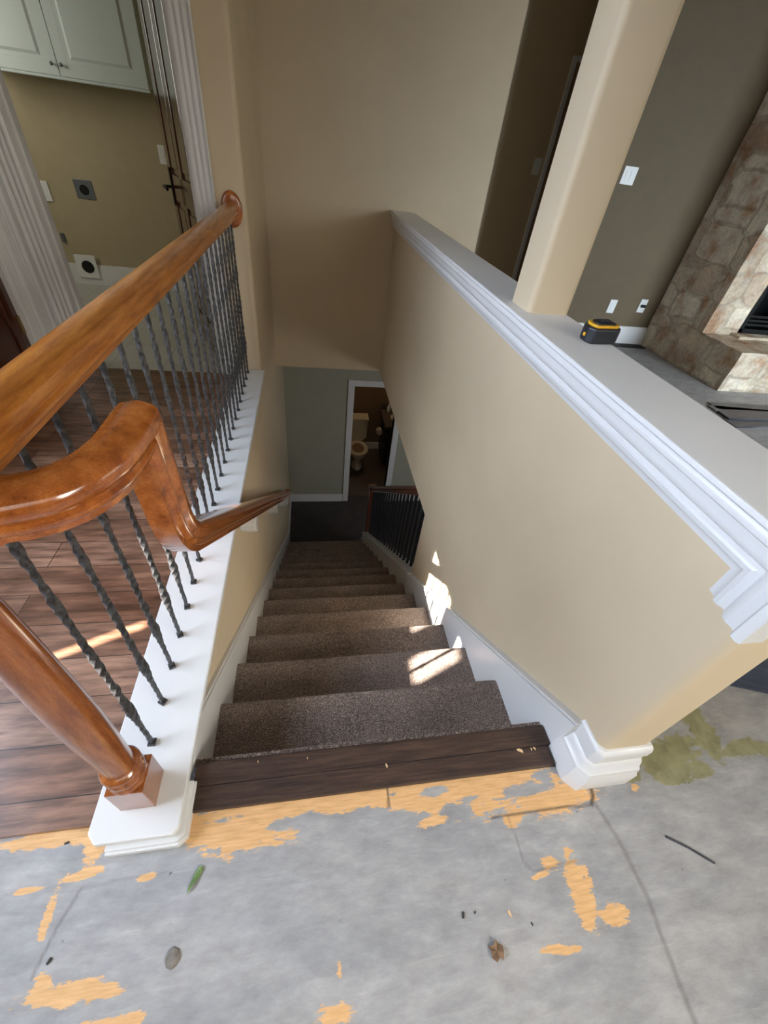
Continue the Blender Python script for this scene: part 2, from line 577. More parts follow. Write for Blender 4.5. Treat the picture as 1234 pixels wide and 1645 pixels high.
CRACKS = [  # polyline, half width, strength
    ([(0.455, 0.2165), (0.60, 0.2135), (0.744, 0.212)], 0.0004, 0.75),
    ([(0.744, 0.212), (0.758, 0.228), (0.762, 0.245)], 0.0035, 0.9),
    ([(0.754, 0.22), (0.778, 0.12), (0.785, 0.02), (0.772, -0.09), (0.762, -0.2), (0.76, -0.8)], 0.0035, 0.35),
    ([(0.50, 0.214), (0.508, 0.12), (0.52, 0.10)], 0.0004, 0.3),
    ([(0.52, 0.098), (0.60, 0.103), (0.64, 0.104)], 0.0004, 0.4),
    ([(0.190, 0.310), (0.188, 0.27)], 0.0005, 0.8),
    ([(-0.505, 0.20), (-0.53, 0.14), (-0.545, 0.075)], 0.0006, 0.35),
    ([(-0.505, 0.20), (-0.40, 0.205), (-0.33, 0.206)], 0.0004, 0.15)]


def blob(x, y, b):
    d = sqrt(((x - b[0]) / b[2]) ** 2 + ((y - b[1]) / b[3]) ** 2)
    return max(0.0, 1.0 - 0.5 * d) * b[4] if d < 2 else 0.0


def seg_d(x, y, pts):
    best = 9
    for (ax, ay), (bx, by) in zip(pts, pts[1:]):
        dx, dy = bx - ax, by - ay
        t = max(0, min(1, ((x - ax) * dx + (y - ay) * dy) / (dx * dx + dy * dy)))
        best = min(best, math.hypot(x - ax - t * dx, y - ay - t * dy))
    return best


def build_floor():
    x0, x1, y0, y1, st = -0.90, 1.70, -0.30, 0.62, 0.005
    nx, ny = int(round((x1 - x0) / st)), int(round((y1 - y0) / st))
    vs, fs, A, G, K = [], [], [], [], []
    for j in range(ny + 1):
        for i in range(nx + 1):
            x, y = x0 + i * st, y0 + j * st
            wx = x + 0.02 * noise.noise((x * 9, y * 9, 1.3))
            wy = y + 0.012 * noise.noise((x * 11, y * 11, 5.3))
            a = max([blob(wx, wy, b) for b in BLOBS])
            hsub = max([blob(wx, wy, b) for b in HOLES])
            vs.append((x, y, 0))
            A.append(max(0, a - 0.9 * hsub))
            G.append(max([blob(wx, wy, b) for b in GLUE]))
            k = 0
            wob = 0.0025 * noise.noise((x * 40, y * 40, 2))
            for pts, hw, stg in CRACKS:
                d = seg_d(x + wob, y + wob, pts)
                if d < hw + 0.004:
                    k = max(k, stg * max(0, min(1, 1.3 - d / (hw + 0.003))))
            K.append(k)
    def keep(cx, cy):
        if cy < 0.312:
            return True
        return cx > 0.75
    for j in range(ny):
        for i in range(nx):
            if keep(x0 + (i + .5) * st, y0 + (j + .5) * st):
                a = j * (nx + 1) + i
                fs.append((a, a + 1, a + nx + 2, a + nx + 1))
    m = MB(); m.v = vs; m.f = fs
    n = len(vs)
    # the rest of the floor around the detailed patch, and its thickness
    def quad(a, b, c, d, z=0.0):
        m.add([(a, c, z), (b, c, z), (b, d, z), (a, d, z)], [(0, 1, 2, 3)])
    quad(-2.4, 7.5, -3.2, y0); quad(-2.4, x0, y0, 0.312); quad(x1, 7.5, y0, 0.62)
    quad(0.75, 7.5, 0.62, 5.2)
    # underside
    quad(-2.4, 7.5, -3.2, 0.312, -0.3); quad(0.75, 7.5, 0.312, 5.2, -0.3)
    # unreferenced grid vertices are harmless
    me = bpy.data.meshes.new('floor')
    me.from_pydata(m.v, [], m.f)
    for nm, arr in (('board', A), ('glue', G), ('crack', K)):
        at = me.attributes.new(nm, 'FLOAT', 'POINT')
        full = arr + [0.0] * (len(m.v) - n)
        at.data.foreach_set('value', full)
    me.materials.append(subfloor_mat)
    o = bpy.data.objects.new('floor', me)
    C.objects.link(o)
    return struct(o)


build_floor()
# hall planks left of the stairs
struct(box_obj('floor.001', planks, -2.4, -0.50, 0.310, 2.86, -0.28, 0.014))
# laundry tile
struct(box_obj('floor.002', tile, -2.9, -0.49, 2.86, 4.80, -0.28, 0.012))
# lower floor
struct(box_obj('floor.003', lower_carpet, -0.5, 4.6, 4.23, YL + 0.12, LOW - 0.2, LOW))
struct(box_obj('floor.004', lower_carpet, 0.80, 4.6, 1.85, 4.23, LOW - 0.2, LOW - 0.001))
struct(box_obj('floor.005', bath_tile, 0.30, 2.4, YL + 0.12, 6.72, LOW - 0.2, LOW + 0.004))
# ceilings
struct(box_obj('ceiling', ceiling_paint, -3.0, 7.5, -3.2, 6.3, CEIL, CEIL + 0.1))
struct(MB().box(XW + .01, 4.6, 1.90, 4.20, -0.448, -0.32).box(-0.5, 4.6, 4.20, YL + 0.1, -0.448, -0.32)
       .box(0.3, 2.4, YL + .1, 6.8, -0.60, -0.45).build('ceiling.001', ceiling_paint))

# ------------------------------------------------------------ walls
# half wall with rounded near corners and its lower part beside the first steps
foot = arc(XW + 0.028, 0.285 + 0.028, 0.028, 180, 270, 6) + arc(0.872 - 0.028, 0.285 + 0.028, 0.028, 270, 360, 6) + [(0.872, 1.89), (XW, 1.89)]
hw = MB().prism(foot, 0.0, ZC - 0.012)
hw.box(XW, 0.872, 0.45, 1.89, LOW, 0.0)
hw.box(XW, 0.872, 1.89, YB, -0.45, ZC - 0.012)
struct(hw.build('wall_half', wall_paint, smooth=30))
# flat cap
capm = MB().prism(arc(0.672 + .012, 0.247 + .012, .012, 180, 270, 3) + [(0.874, 0.247), (0.874, YB), (0.672, YB)], ZC - 0.012, ZC)
struct(capm.build('trim_1', cap_paint, bevel=0.003))

CROWN = [(0, 0), (0.046, 0), (0.050, 0.006), (0.049, 0.016), (0.043, 0.021), (0.036, 0.023), (0.034, 0.030), (0.036, 0.040), (0.034, 0.050),
         (0.026, 0.058), (0.018, 0.064), (0.019, 0.070), (0.024, 0.077), (0.022, 0.086), (0.014, 0.092), (0.012, 0.100), (0.010, 0.108), (0.0, 0.110)]
# crown under the cap: mitred at the end and turned down the wall, then a short return on the wall end
cm = MB()
zt = ZC - 0.012
cm.sweep([(d, -h) for d, h in CROWN], [(XW, YB, zt), (XW, 0.262, zt), (XW, 0.262, 0.742)], (0, 0, 1))
struct(cm.build('trim_2', trim_white, smooth=40))
cm = MB()
E1 = [(0, 0), (0.030, 0), (0.034, 0.008), (0.032, 0.02), (0.024, 0.03), (0.026, 0.06), (0.020, 0.09), (0.012, 0.11), (0.016, 0.13), (0.010, 0.165), (0, 0.168)]
cm.sweep([(d, -h) for d, h in E1], [(XW + .002, 0.288, zt), (0.872, 0.288, zt)], (0, 0, 1))
struct(cm.build('trim_3', trim_white, smooth=40))

# baseboard wrapping the foot of the half wall (chamfered corner)
BASE = [(0, 0), (0, 0.062), (0.006, 0.070), (0.008, 0.084), (0.015, 0.090), (0.019, 0.104), (0.027, 0.112), (0.028, 0.128), (0.024, 0.132), (0.024, 0.158), (0.028, 0.166), (0.034, 0.170), (0.056, 0.170), (0.056, 0)]
bp = [(0.684, 0.362, 0), (0.684, 0.277, 0), (0.713, 0.246, 0), (0.868, 0.246, 0)]
struct(MB().sweep([(-a, b * 1.12) for a, b in BASE], bp, (0, 0, 1)).build('baseboard_half', trim_white, smooth=35))

# right skirt along the stairs (below the half wall) and lower kerb under the balusters
sk = MB()
sk.prism([(0.355, 0.0), (0.355, skirt_z(0.355)), (1.89, skirt_z(1.89)), (1.89, skirt_z(1.89) - 0.42), (0.62, -0.45), (0.40, -0.45), (0.40, 0.0)], 0.690, XW + .004, 'x')
sk.prism([(0.355, skirt_z(0.355)), (0.355, skirt_z(0.355) + 0.012), (1.89, skirt_z(1.89) + 0.012), (1.89, skirt_z(1.89))], 0.694, XW + .004, 'x')
struct(sk.build('baseboard_stair_right', trim_white, bevel=0.003))
KE = 4.04
struct(MB().prism([(1.89, skirt_z(1.89) - 0.5), (1.89, skirt_z(1.89)), (KE, skirt_z(KE)), (KE, LOW), (3.9, LOW)], 0.690, 0.80, 'x').build('wall_kerb_lower', trim_white, bevel=.002))
struct(MB().prism([(1.87, skirt_z(1.87)), (1.87, skirt_z(1.87) + 0.022), (KE + .02, skirt_z(KE + .02) + 0.022), (KE + .02, skirt_z(KE + .02))], 0.682, 0.812, 'x').build('trim_4', trim_white, bevel=.003))

# left stair wall: below the hall floor, then full height beyond the railing
lw = MB()
lw.box(XL - 0.15, XL, 0.325, YL, LOW, 0.006)
struct(lw.build('wall_left', wall_paint))
foot = [(XL - .155, YD)] + arc(XL - 0.025, YD + 0.025, 0.025, 270, 360, 6) + [(XL, YB + .12), (XL - .155, YB + .12)]
struct(MB().prism(foot, 0.006, CEIL).build('wall_left_upper', wall_paint, smooth=30))
# left skirt
sl_ = MB()
sl_.prism([(0.40, 0.0), (0.52, skirt_z(0.52)), (4.17, skirt_z(4.17) + 0), (YL, LOW + .13), (YL, LOW), (4.2, LOW), (3.9, LOW), (0.62, -0.45), (0.40, -0.45)], XL - .002, -0.315, 'x')
sl_.prism([(0.54, skirt_z(0.54)), (0.54, skirt_z(0.54) + 0.012), (4.17, skirt_z(4.17) + 0.012), (4.17, skirt_z(4.17))], XL - .002, -0.321, 'x')
struct(sl_.build('baseboard_stair_left', trim_white, bevel=0.002))

# upper back wall down to the lower ceiling
struct(box_obj('wall_back', wall_paint, XL - .0, 1.47, YB, YB + 0.12, -0.45, CEIL))
struct(box_obj('wall_back_living', shaded_living_paint, 2.05, 7.5, YB, YB + 0.12, 0, CEIL))
struct(box_obj('wall_back_hall', shaded_hall_paint, 1.2, 3.3, 5.05, 5.15, 0, CEIL))
struct(box_obj('wall_hall_right', shaded_hall_paint, 3.2, 3.3, YB + .12, 5.05, 0, CEIL))
struct(box_obj('wall_hall_left', shaded_hall_paint, 1.35, 1.47, YB + .12, 5.05, 0, CEIL))
struct(MB().box(2.30, 2.335, 5.02, 5.05, 0, 2.08).box(2.335, 3.1, 5.02, 5.05, 2.045, 2.08).build('trim_5', trim_white))
struct(box_obj('door_3', brown_paint, 2.335, 3.1, 5.025, 5.05, 0, 2.045))
# baseboard on the living room back wall
BB = [(0, 0), (0.026, 0), (0.026, 0.10), (0.020, 0.112), (0.022, 0.125), (0.014, 0.145), (0.012, 0.165), (0, 0.168)]
struct(MB().sweep([(a, b) for a, b in BB], [(2.05, YB, 0), (3.6, YB, 0)], (0, 0, 1)).build('baseboard_living', trim_white, smooth=40))

# outer shell behind and beside the camera
struct(MB().box(-2.4, 2.2, -2.0, -1.9, 0, CEIL).box(2.1, 2.2, -3.2, -0.75, 0, CEIL).box(2.2, 7.5, -3.3, -3.2, 0, CEIL).build('wall_front', wall_paint))  # the stub running past the front wall is added to back the stair fill
struct(box_obj('wall_right', wall_paint, 7.5, 7.6, -3.3, YB + .12, 0, CEIL))
# unseen entry side wall, its openings cut to shape the sun patches and stripe
m = MB()
xa, xb = -2.415, -2.40
m.box(xa, xb, -3.3, -0.45, 0, CEIL)
m.box(xa, xb, -0.45, -0.335, 0, 2.0); m.box(xa, xb, -0.45, -0.335, 2.20, CEIL)
m.box(xa, xb, -0.335, -0.119, 0, CEIL)
m.box(xa, xb, -0.119, 0.044, 0, 1.88); m.box(xa, xb, 0.078, 0.251, 0, 1.88)
m.box(xa, xb, 0.044, 0.078, 0, 0.60); m.box(xa, xb, 0.044, 0.078, 1.60, 1.88)
m.box(xa, xb, -0.119, 0.251, 2.19, CEIL)
m.box(xa, xb, 0.251, 1.85, 0, CEIL)
struct(m.build('wall_entry_sun_cut', wall_paint))
struct(box_obj('wall_entry_back', wall_paint, -2.46, -1.50, 1.78, 1.85, 0, CEIL))

# laundry door wall
m = MB()
m.box(-1.66, -1.39, YD, YD + .12, 0, CEIL)
m.box(-1.39, -0.595, YD, YD + .12, 2.06, CEIL)
m.box(-0.595, XL - .155, YD + .002, YD + .12, 0, CEIL)
struct(m.build('wall_laundry_front', wall_paint))
# wall with the dark hall door (plane x = -1.52)
m = MB()
m.box(-1.64, -1.52, 2.58, YD, 0, CEIL); m.box(-1.64, -1.52, 1.80, 2.58, 2.06, CEIL); m.box(-1.64, -1.52, 1.72, 1.80, 0, CEIL)
struct(m.build('wall_hall_door', wall_paint))

# laundry room
struct(box_obj('wall_laundry_back', dim_paint, -2.9, XL - .155, 4.797, 4.9, 0, CEIL))
struct(box_obj('wall_laundry_left', dim_paint, -3.0, -2.9, 2.8, 4.9, 0, CEIL))
struct(box_obj('wall_laundry_right', dim_paint, XL - .157, XL - .150, YD + .12, 4.8, 0, CEIL))
struct(box_obj('wall_laundry_inner', dim_paint, -2.9, -1.66, YD + .05, YD + .12, 0, CEIL))
struct(MB().sweep([(a, b) for a, b in BB], [(-2.9, 4.797, 0.012), (-0.5, 4.797, 0.012)], (0, 0, 1)).build('baseboard_laundry', trim_white, smooth=40))

# casings (fluted)
CAS = [(0, 0), (0, 0.014), (0.010, 0.022), (0.018, 0.022), (0.022, 0.014), (0.030, 0.012), (0.036, 0.018), (0.044, 0.019), (0.050, 0.013), (0.058, 0.012),
       (0.064, 0.018), (0.072, 0.019), (0.078, 0.013), (0.086, 0.012), (0.092, 0.020), (0.100, 0.024), (0.104, 0.018), (0.104, 0)]
m = MB()
# right leg: inner edge x=-0.595 outward to -0.491 ; front normal -y
m.sweep([(a, b) for a, b in CAS], [(-0.595, YD, 0.014), (-0.595, YD, 2.06 + .104)], (0, -1, 0))
r_leg = m
m.prism([(-1.39, 2.06), (-0.595, 2.06), (-0.491, 2.164), (-1.494, 2.164)], YD - 0.018, YD, 'y')
m.box(-0.607, -0.595, YD, YD + .12, 0.012, 2.06)
struct(m.build('trim_6', trim_white, smooth=40))
m = MB()
m.sweep([(-a, b) for a, b in CAS], [(-1.39, YD, 0.014), (-1.39, YD, 2.164)], (0, -1, 0))
m.box(-1.40, -1.388, YD - .001, YD + .12, 0.012, 2.06)
m.box(-1.388, -1.376, YD + .045, YD + .075, 0.012, 2.06)
struct(m.build('trim_7', trim_white, smooth=40))
# casing of the dark hall door, on x=-1.52 facing the camera
m = MB()
m.sweep([(a, b) for a, b in CAS], [(-1.52, 2.582, 0.014), (-1.52, 2.582, 2.164)], (1, 0, 0))
m.sweep([(a * 1.15, b) for a, b in CAS], [(-1.52, 2.69, 0.014), (-1.52, 2.69, 2.164)], (1, 0, 0))
m.box(-1.52, -1.508, 2.68, YD, 0.014, 2.164).box(-1.52, -1.485, YD - .012, YD, 0.014, 2.164)
m.box(-1.62, -1.512, 2.568, 2.584, 0.014, 2.06)
struct(m.build('trim_8', trim_white, smooth=40))

# lower level walls
DW0, DW1 = 0.57, 1.16
m = MB()
m.box(-0.49, DW0, YL, YL + .12, LOW, -0.45)
m.box(DW0, DW1, YL, YL + .12, LOW + 1.955, -0.45)
m.box(DW1, 4.6, YL, YL + .12, LOW, -0.45)
struct(m.build('wall_lower_back', grey_paint))
struct(box_obj('wall_lower_right', grey_paint, 4.6, 4.7, 1.7, YL + .1, LOW, -0.45))
struct(box_obj('wall_lower_front', grey_paint, 0.872, 4.6, 1.75, 1.86, LOW, -0.45))
struct(MB().sweep([(a * .8, b * .8) for a, b in BB], [(-0.315, YL, LOW), (DW0 - .085, YL, LOW)], (0, 0, 1)).build('baseboard_lower', trim_white, smooth=40))
struct(MB().sweep([(a * .8, b * .8) for a, b in BB], [(DW1 + .085, YL, LOW), (4.6, YL, LOW)], (0, 0, 1)).build('baseboard_lower_right', trim_white, smooth=40))
m = MB()
zt2 = LOW + 1.955
m.box(DW0 - .085, DW0, YL - .02, YL + .12, LOW, zt2 + .085)
m.box(DW1, DW1 + .085, YL - .02, YL + .12, LOW, zt2 + .085)
m.box(DW0, DW1, YL - .02, YL + .12, zt2, zt2 + .085)
struct(m.build('trim_9', trim_white, bevel=.006))
# bathroom
struct(box_obj('wall_bath_back', brown_paint, 0.2, 2.5, 6.62, 6.72, LOW, -0.45))
struct(box_obj('wall_bath_left', brown_paint, 0.2, 0.3, YL + .12, 6.72, LOW, -0.45))
struct(box_obj('wall_bath_right', brown_paint, 2.4, 2.5, YL + .12, 6.72, LOW, -0.45))
struct(MB().sweep([(a * .8, b * .8) for a, b in BB], [(0.3, 6.62, LOW), (2.4, 6.62, LOW)], (0, 0, 1)).build('baseboard_bath', trim_white, smooth=40))

# column standing on the half wall
colp = []
for cx, cy, a in ((0.72 + .02, 1.385 + .02, 180), (0.872 - .02, 1.385 + .02, 270), (0.872 - .02, 1.54 - .02, 0), (0.72 + .02, 1.54 - .02, 90)):
    colp += arc(cx, cy, 0.02, a, a + 90, 5)
struct(MB().prism(colp, ZC, CEIL).build('wall_column', wall_paint, smooth=30))

# kerb under the railing, white cap with a clipped corner and its plinth
KT = 0.052
m = MB()
m.prism([(-0.488, 0.262), (-0.325, 0.262), (-0.312, 0.276), (-0.312, YD), (-0.508, YD), (-0.508, 0.285)], KT - 0.022, KT)
struct(m.build('trim_10', trim_white, bevel=0.004))
struct(MB().box(-0.495, XL, 0.275, YD, 0.0, KT - 0.022).build('wall_kerb', trim_white))
m = MB()
m.prism([(-0.470, 0.246), (-0.316, 0.246), (-0.297, 0.262), (-0.297, 0.375), (-0.330, 0.375), (-0.330, 0.27), (-0.470, 0.27)], 0.0, 0.022)
m.prism([(-0.470, 0.252), (-0.318, 0.252), (-0.303, 0.266), (-0.303, 0.375), (-0.330, 0.375), (-0.330, 0.27), (-0.470, 0.27)], 0.022, 0.030)
struct(m.build('trim_11', trim_white, bevel=0.002))

# ------------------------------------------------------------ staircase
st = thing('carpeted_staircase', 'steep flight of dark brown carpeted stairs going down between the walls', 'stairs', (0.19, 0.43, 0))


def step(k):
    """tread k with rolled nosing and the riser below it"""
    y, z = NY0 + k * RUN, -(k + 1) * RISE
    yb = y - RUN - 0.01
    r = 0.019
    p = [(yb, z)] + [(y - r + r * cos(radians(a)), z - r + r * sin(radians(a))) for a in range(90, -91, -20)]
    p += [(y - r, z - 2 * r), (y - 0.026, z - RISE + .0), (y - 0.026, z - RISE), (yb, z - RISE)]
    m = MB()
    n = 30
    vs = []
    x0, x1 = -0.316, 0.691
    for i in range(n + 1):
        x = x0 + (x1 - x0) * i / n
        for j, (py, pz) in enumerate(p):
            e = 0.0022 * noise.noise((x * 9, k * 3.1, j * .4)) + 0.001 * noise.noise((x * 40, k * 3.1, j * .9))
            vs.append((x, py + e, pz + (e if 0 < j < len(p) - 3 else 0)))
    m_ = len(p)
    fs = [(i * m_ + j, i * m_ + (j + 1) % m_, (i + 1) * m_ + (j + 1) % m_, (i + 1) * m_ + j) for i in range(n) for j in range(m_)]
    fs += [tuple(range(m_))[::-1], tuple(range(n * m_, (n + 1) * m_))]
    m.add([(a - 0.19, b - 0.43, c) for a, b, c in vs], fs)
    return m.build('step', carpet, st, smooth=50)


for k in range(14):
    step(k)
MB().box(-0.506, 0.501, -0.012, 0.004, -0.2002, -0.002).build('top_riser', carpet, st)
y14 = NY0 + 14 * RUN
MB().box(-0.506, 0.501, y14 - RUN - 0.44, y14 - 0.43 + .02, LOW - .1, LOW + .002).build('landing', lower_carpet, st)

# wooden nosing at the top: two boards
ns = thing('stair_nosing', 'dark rustic wood nosing boards edging the top step', 'stair nosing', (0.19, 0.31, 0))
b = MB().prism([(0.0, 0.0), (0.0, 0.012), (0.003, 0.015), (0.052, 0.015), (0.052, 0.0)], -0.496, 0.484, 'x')
b.build('nosing_board', nosing_wood, ns)
r = 0.012
b = MB().prism([(0.0535, 0.0), (0.0535, 0.016)] + [(0.112 - r + r * cos(radians(a)), 0.016 - r + r * sin(radians(a))) for a in range(90, -91, -30)] + [(0.09, -0.008), (0.0535, -0.008)], -0.496, 0.496, 'x')
b.build('nosing_board', nosing_wood, ns)
# the boards carry pale chips
for x, y, a, q in ((0.586, 0.356, 1.2, .010), (0.622, 0.356, .2, .004), (0.632, 0.357, .8, .005), (0.193, 0.359, .4, .006), (-0.02, .40, .3, .003), (-.15, .405, .2, .003)):
    e = noise.random() if hasattr(noise, 'random') else .5
    o = MB().prism([(-q * .4, -q), (q * .3, -q * .7), (q * .5, q * .2), (q * .1, q), (-q * .3, q * .6)], 0, 0.0015).build('wood_chip', chip_mat)
    o.location = (x, y, 0.0165)
    o.rotation_euler = (0, 0, a)
    lab = {-0.02: 'minute pale speck near the middle of the wood nosing', 0.586: 'curved pale chip on the right end of the wood nosing', 0.622: 'tiny pale crumb right of the curved chip on the nosing', 0.632: 'tiny pale crumb furthest right on the wood nosing',
           0.193: 'small pale chip at the middle of the wood nosing'}.get(x, 'minute pale speck on the left part of the wood nosing')
    tag(o, lab, 'wood chip', 'chips on the stair nosing')

# ------------------------------------------------------------ railing
rl = thing('stair_railing', 'oak railing with twisted iron balusters and turned newel on the white kerb', 'railing', (-0.412, 0.360, KT))
OX, OY, OZ = -0.412, 0.360, KT
RAILP = [(-0.020, 0), (-0.021, 0.012), (-0.027, 0.015), (-0.031, 0.020), (-0.031, 0.026), (-0.027, 0.030), (-0.028, 0.034), (-0.034, 0.040), (-0.036, 0.050), (-0.035, 0.058), (-0.030, 0.065), (-0.024, 0.069),
         (0, 0.0735), (0.024, 0.069), (0.030, 0.065), (0.035, 0.058), (0.036, 0.050), (0.034, 0.040), (0.028, 0.034), (0.027, 0.030), (0.031, 0.026), (0.031, 0.020), (0.027, 0.015), (0.021, 0.012), (0.020, 0)]
MB().sweep(RAILP, [(0, 0.0, 0.912 - OZ), (0, YD - 0.018 - OY, 0.912 - OZ)]).build('handrail', oak_y, rl, smooth=28)
# oval rosette on the wall end
ro = MB()
rp = Matrix.Rotation(radians(90), 3, 'X')
ro.lathe([(0.030, 0.0), (0.055, 0.0), (0.058, 0.006), (0.055, 0.014), (0.048, 0.018), (0.02, 0.020)], (0, YD - OY, 0.949 - OZ), 40, rp)
ro_o = ro.build('rosette', oak_turn, rl, smooth=40)
for v in ro_o.data.vertices:
    v.co.z = (v.co.z - (0.949 - OZ)) * 1.45 + (0.949 - OZ)
    v.co.x *= 0.95


def baluster_mesh():
    H = 0.915 - KT
    n = 150
    vs, fs = [], []
    ang = 0.0
    for i in range(n + 1):
        z = H * i / n
        h = 0.0058
        for c, wd, a in ((0.20, 0.050, 0.0052), (0.30, 0.016, 0.0030), (0.42, 0.06, 0.0022), (0.60, 0.03, 0.0024), (0.74, 0.03, 0.0018)):
            h += a * math.exp(-((z - c) / wd) ** 2)
        tw = 0 if z < 0.035 or z > H - 0.04 else 1
        ang += tw * radians(17)
        wob = 0.0004 * sin(z * 130) * tw
        for j in range(8):
            th = ang + j * pi / 4
            rr = h * (1.10 if j % 2 else 0.93)
            vs.append((rr * cos(th) + wob, rr * sin(th) + wob * .5, z))
    for i in range(n):
        for j in range(8):
            a = i * 8 + j; b2 = i * 8 + (j + 1) % 8
            fs.append((a, b2, b2 + 8, a + 8))
    fs += [tuple(range(8))[::-1], tuple(range(n * 8, n * 8 + 8))]
    m = MB().add(vs, fs)
    m.box(-0.009, 0.009, -0.009, 0.009, 0, 0.008)
    return m


bal = baluster_mesh().build('baluster', iron, rl, smooth=25)
bal.location = (-0.006, 0.4665 - OY, 0)
for k in range(1, 23):
    o = bal.copy()
    C.objects.link(o)
    o.location = (-0.006, 0.4665 + 0.106 * k - OY, 0)
    o.rotation_euler = (0, 0, random.uniform(0, pi))

# newel post: square plinth then turned shaft
nw = MB()
h = 0.0385
nw.box(-h, h, -h, h, 0, 0.115)
nw.build('newel_block', oak_z, rl, bevel=0.0015)
prof = [(0.040, 0.113), (0.041, 0.119), (0.037, 0.128), (0.034, 0.132), (0.038, 0.136), (0.041, 0.143), (0.039, 0.151), (0.034, 0.158), (0.032, 0.163), (0.0335, 0.166), (0.040, 0.169), (0.041, 0.174), (0.038, 0.179),
        (0.031, 0.184), (0.0305, 0.20), (0.032, 0.26), (0.034, 0.34), (0.0345, 0.42), (0.033, 0.52), (0.030, 0.64), (0.027, 0.74), (0.026, 0.78), (0.034, 0.79), (0.034, 0.80), (0.028, 0.81), (0.030, 0.83), (0.030, 0.86)]
MB().lathe(prof, (0, 0, 0), 48).build('newel_shaft', oak_z, rl, smooth=50)

# ------------------------------------------------------------ wall handrail with its gooseneck
whr = thing('wall_handrail', 'glossy oak handrail curling off the newel and diving down the left stair wall', 'handrail', (-0.27, 0.70, 0.6))
HO = Vector((-0.27, 0.70, 0.6))


def bez(p0, p1, p2, n):
    out = []
    for i in range(n + 1):
        t = i / n
        out.append(tuple((1 - t) ** 2 * a + 2 * t * (1 - t) * b + t * t * c for a, b, c in zip(p0, p1, p2)))
    return out


zb = 0.868
path = [(-0.412, 0.372, zb), (-0.390, 0.402, zb)] + bez((-0.372, 0.420, zb), (-0.285, 0.428, zb), (-0.270, 0.530, zb), 6) + [(-0.269, 0.570, zb)]
path += [(-0.269, 0.578, 0.79)] + bez((-0.269, 0.582, 0.730), (-0.269, 0.590, 0.632), (-0.268, 0.670, 0.562), 12)
last = path[-1]
path += [(-0.266, last[1] + 3.0, last[2] - 3.0 * 0.775), (-0.266, last[1] + 3.05, last[2] - 3.0 * 0.775)]
path = [tuple(Vector(p) - HO) for p in path]
MB().sweep(RAILP, path).build('rail', oak_turn, whr, smooth=42)
for k, yy in enumerate((1.50, 2.46, 3.20, 3.6)):
    zz = last[2] - (yy - last[1]) * 0.775
    p = [(-0.05, -0.02), (-0.01, 0.012), (0.03, 0.0), (0.028, -0.05), (0.012, -0.062), (0.010, -0.085), (-0.012, -0.10), (-0.03, -0.06), (-0.05, -0.055)]
    b = MB().prism([(yy + a - HO.y, zz + c - HO.z) for a, c in p], XL + .001 - HO.x, -0.262 - HO.x, 'x')
    b.build('bracket', trim_white, whr, bevel=0.003)['label'] = 'white painted bracket'

# ------------------------------------------------------------ lower balustrade
LX = 0.765
lb = thing('lower_balustrade', 'dark balustrade with reddish rail beside the bottom of the stairs', 'balustrade', (LX, 2.0, skirt_z(2.0) + .022))
LO = Vector((LX, 2.0, skirt_z(2.0) + .022))
ya, yb_ = 1.95, 4.10
MB().sweep([(a, b) for a, b in RAILP], [(0, ya - LO.y, skirt_z(ya) + .74 - LO.z), (0, yb_ - LO.y, skirt_z(yb_) + .74 - LO.z)]).build('handrail', lower_rail_wood, lb, smooth=40)
MB().box(-0.04, 0.04, KE - .04 - LO.y, KE + .04 - LO.y, skirt_z(KE) - LO.z, skirt_z(KE) + .80 - LO.z).prism([(-.05, KE - .05 - LO.y), (.05, KE - .05 - LO.y), (.05, KE + .05 - LO.y), (-.05, KE + .05 - LO.y)], skirt_z(KE) + .80 - LO.z, skirt_z(KE) + .83 - LO.z).build('newel_post', lower_rail_wood, lb, bevel=.004)
b0 = MB().box(-0.0095, 0.0095, -0.0095, 0.0095, -0.02, 0.725).build('baluster', black_baluster, lb)
b0.location = (0, 1.96 - LO.y, skirt_z(1.96) + .022 - LO.z)
for k in range(1, 20):
    y = 1.96 + 0.1035 * k
    o = b0.copy(); C.objects.link(o)
    o.location = (0, y - LO.y, skirt_z(y) + .022 - LO.z)


# ------------------------------------------------------------ doors
def panel_door(name, label, loc, rz, length=0.76, height=2.03, hinge_side=1, parts=True):
    """leaf along +x from its hinge, thickness in y"""
    d = bpy.data.objects.new(name, None)
    C.objects.link(d)
    d.location = loc
    d.rotation_euler = (0, 0, rz)
    struct(d)
    if label:
        d['label'] = label
    m = MB()
    th = 0.035
    st_, rail = 0.105, 0.115
    m.box(0, st_, -th, 0, 0, height); m.box(length - st_, length, -th, 0, 0, height)
    zs = [0.0, 0.20, 0.86, 1.00, height - 0.13, height]
    for a, b2 in ((0, 0.20), (0.86, 1.00), (height - .13, height)):
        m.box(st_, length - st_, -th, 0, a, b2)
    mid = length / 2
    m.box(mid - .045, mid + .045, -th, 0, 0.20, height - .13)
    m.build('leaf', dark_door, d, bevel=0.004)
    for a, b2 in ((0.20, 0.86), (1.00, height - .13)):
        for x0, x1 in ((st_, mid - .045), (mid + .045, length - st_)):
            q = MB().box(x0 - .002, x1 + .002, -th + .010, -.010, a - .002, b2 + .002)
            q.box(x0 + .03, x1 - .03, -th + .003, -.003, a + .03, b2 - .03)
            q.build('panel', dark_door, d, bevel=0.006)
    return d


ang = math.atan2(0.70, -0.30)
ld = panel_door('door_1', 'dark glossy cherry panelled door open into the laundry room', (-0.612, YD + 0.125, 0.02), ang)


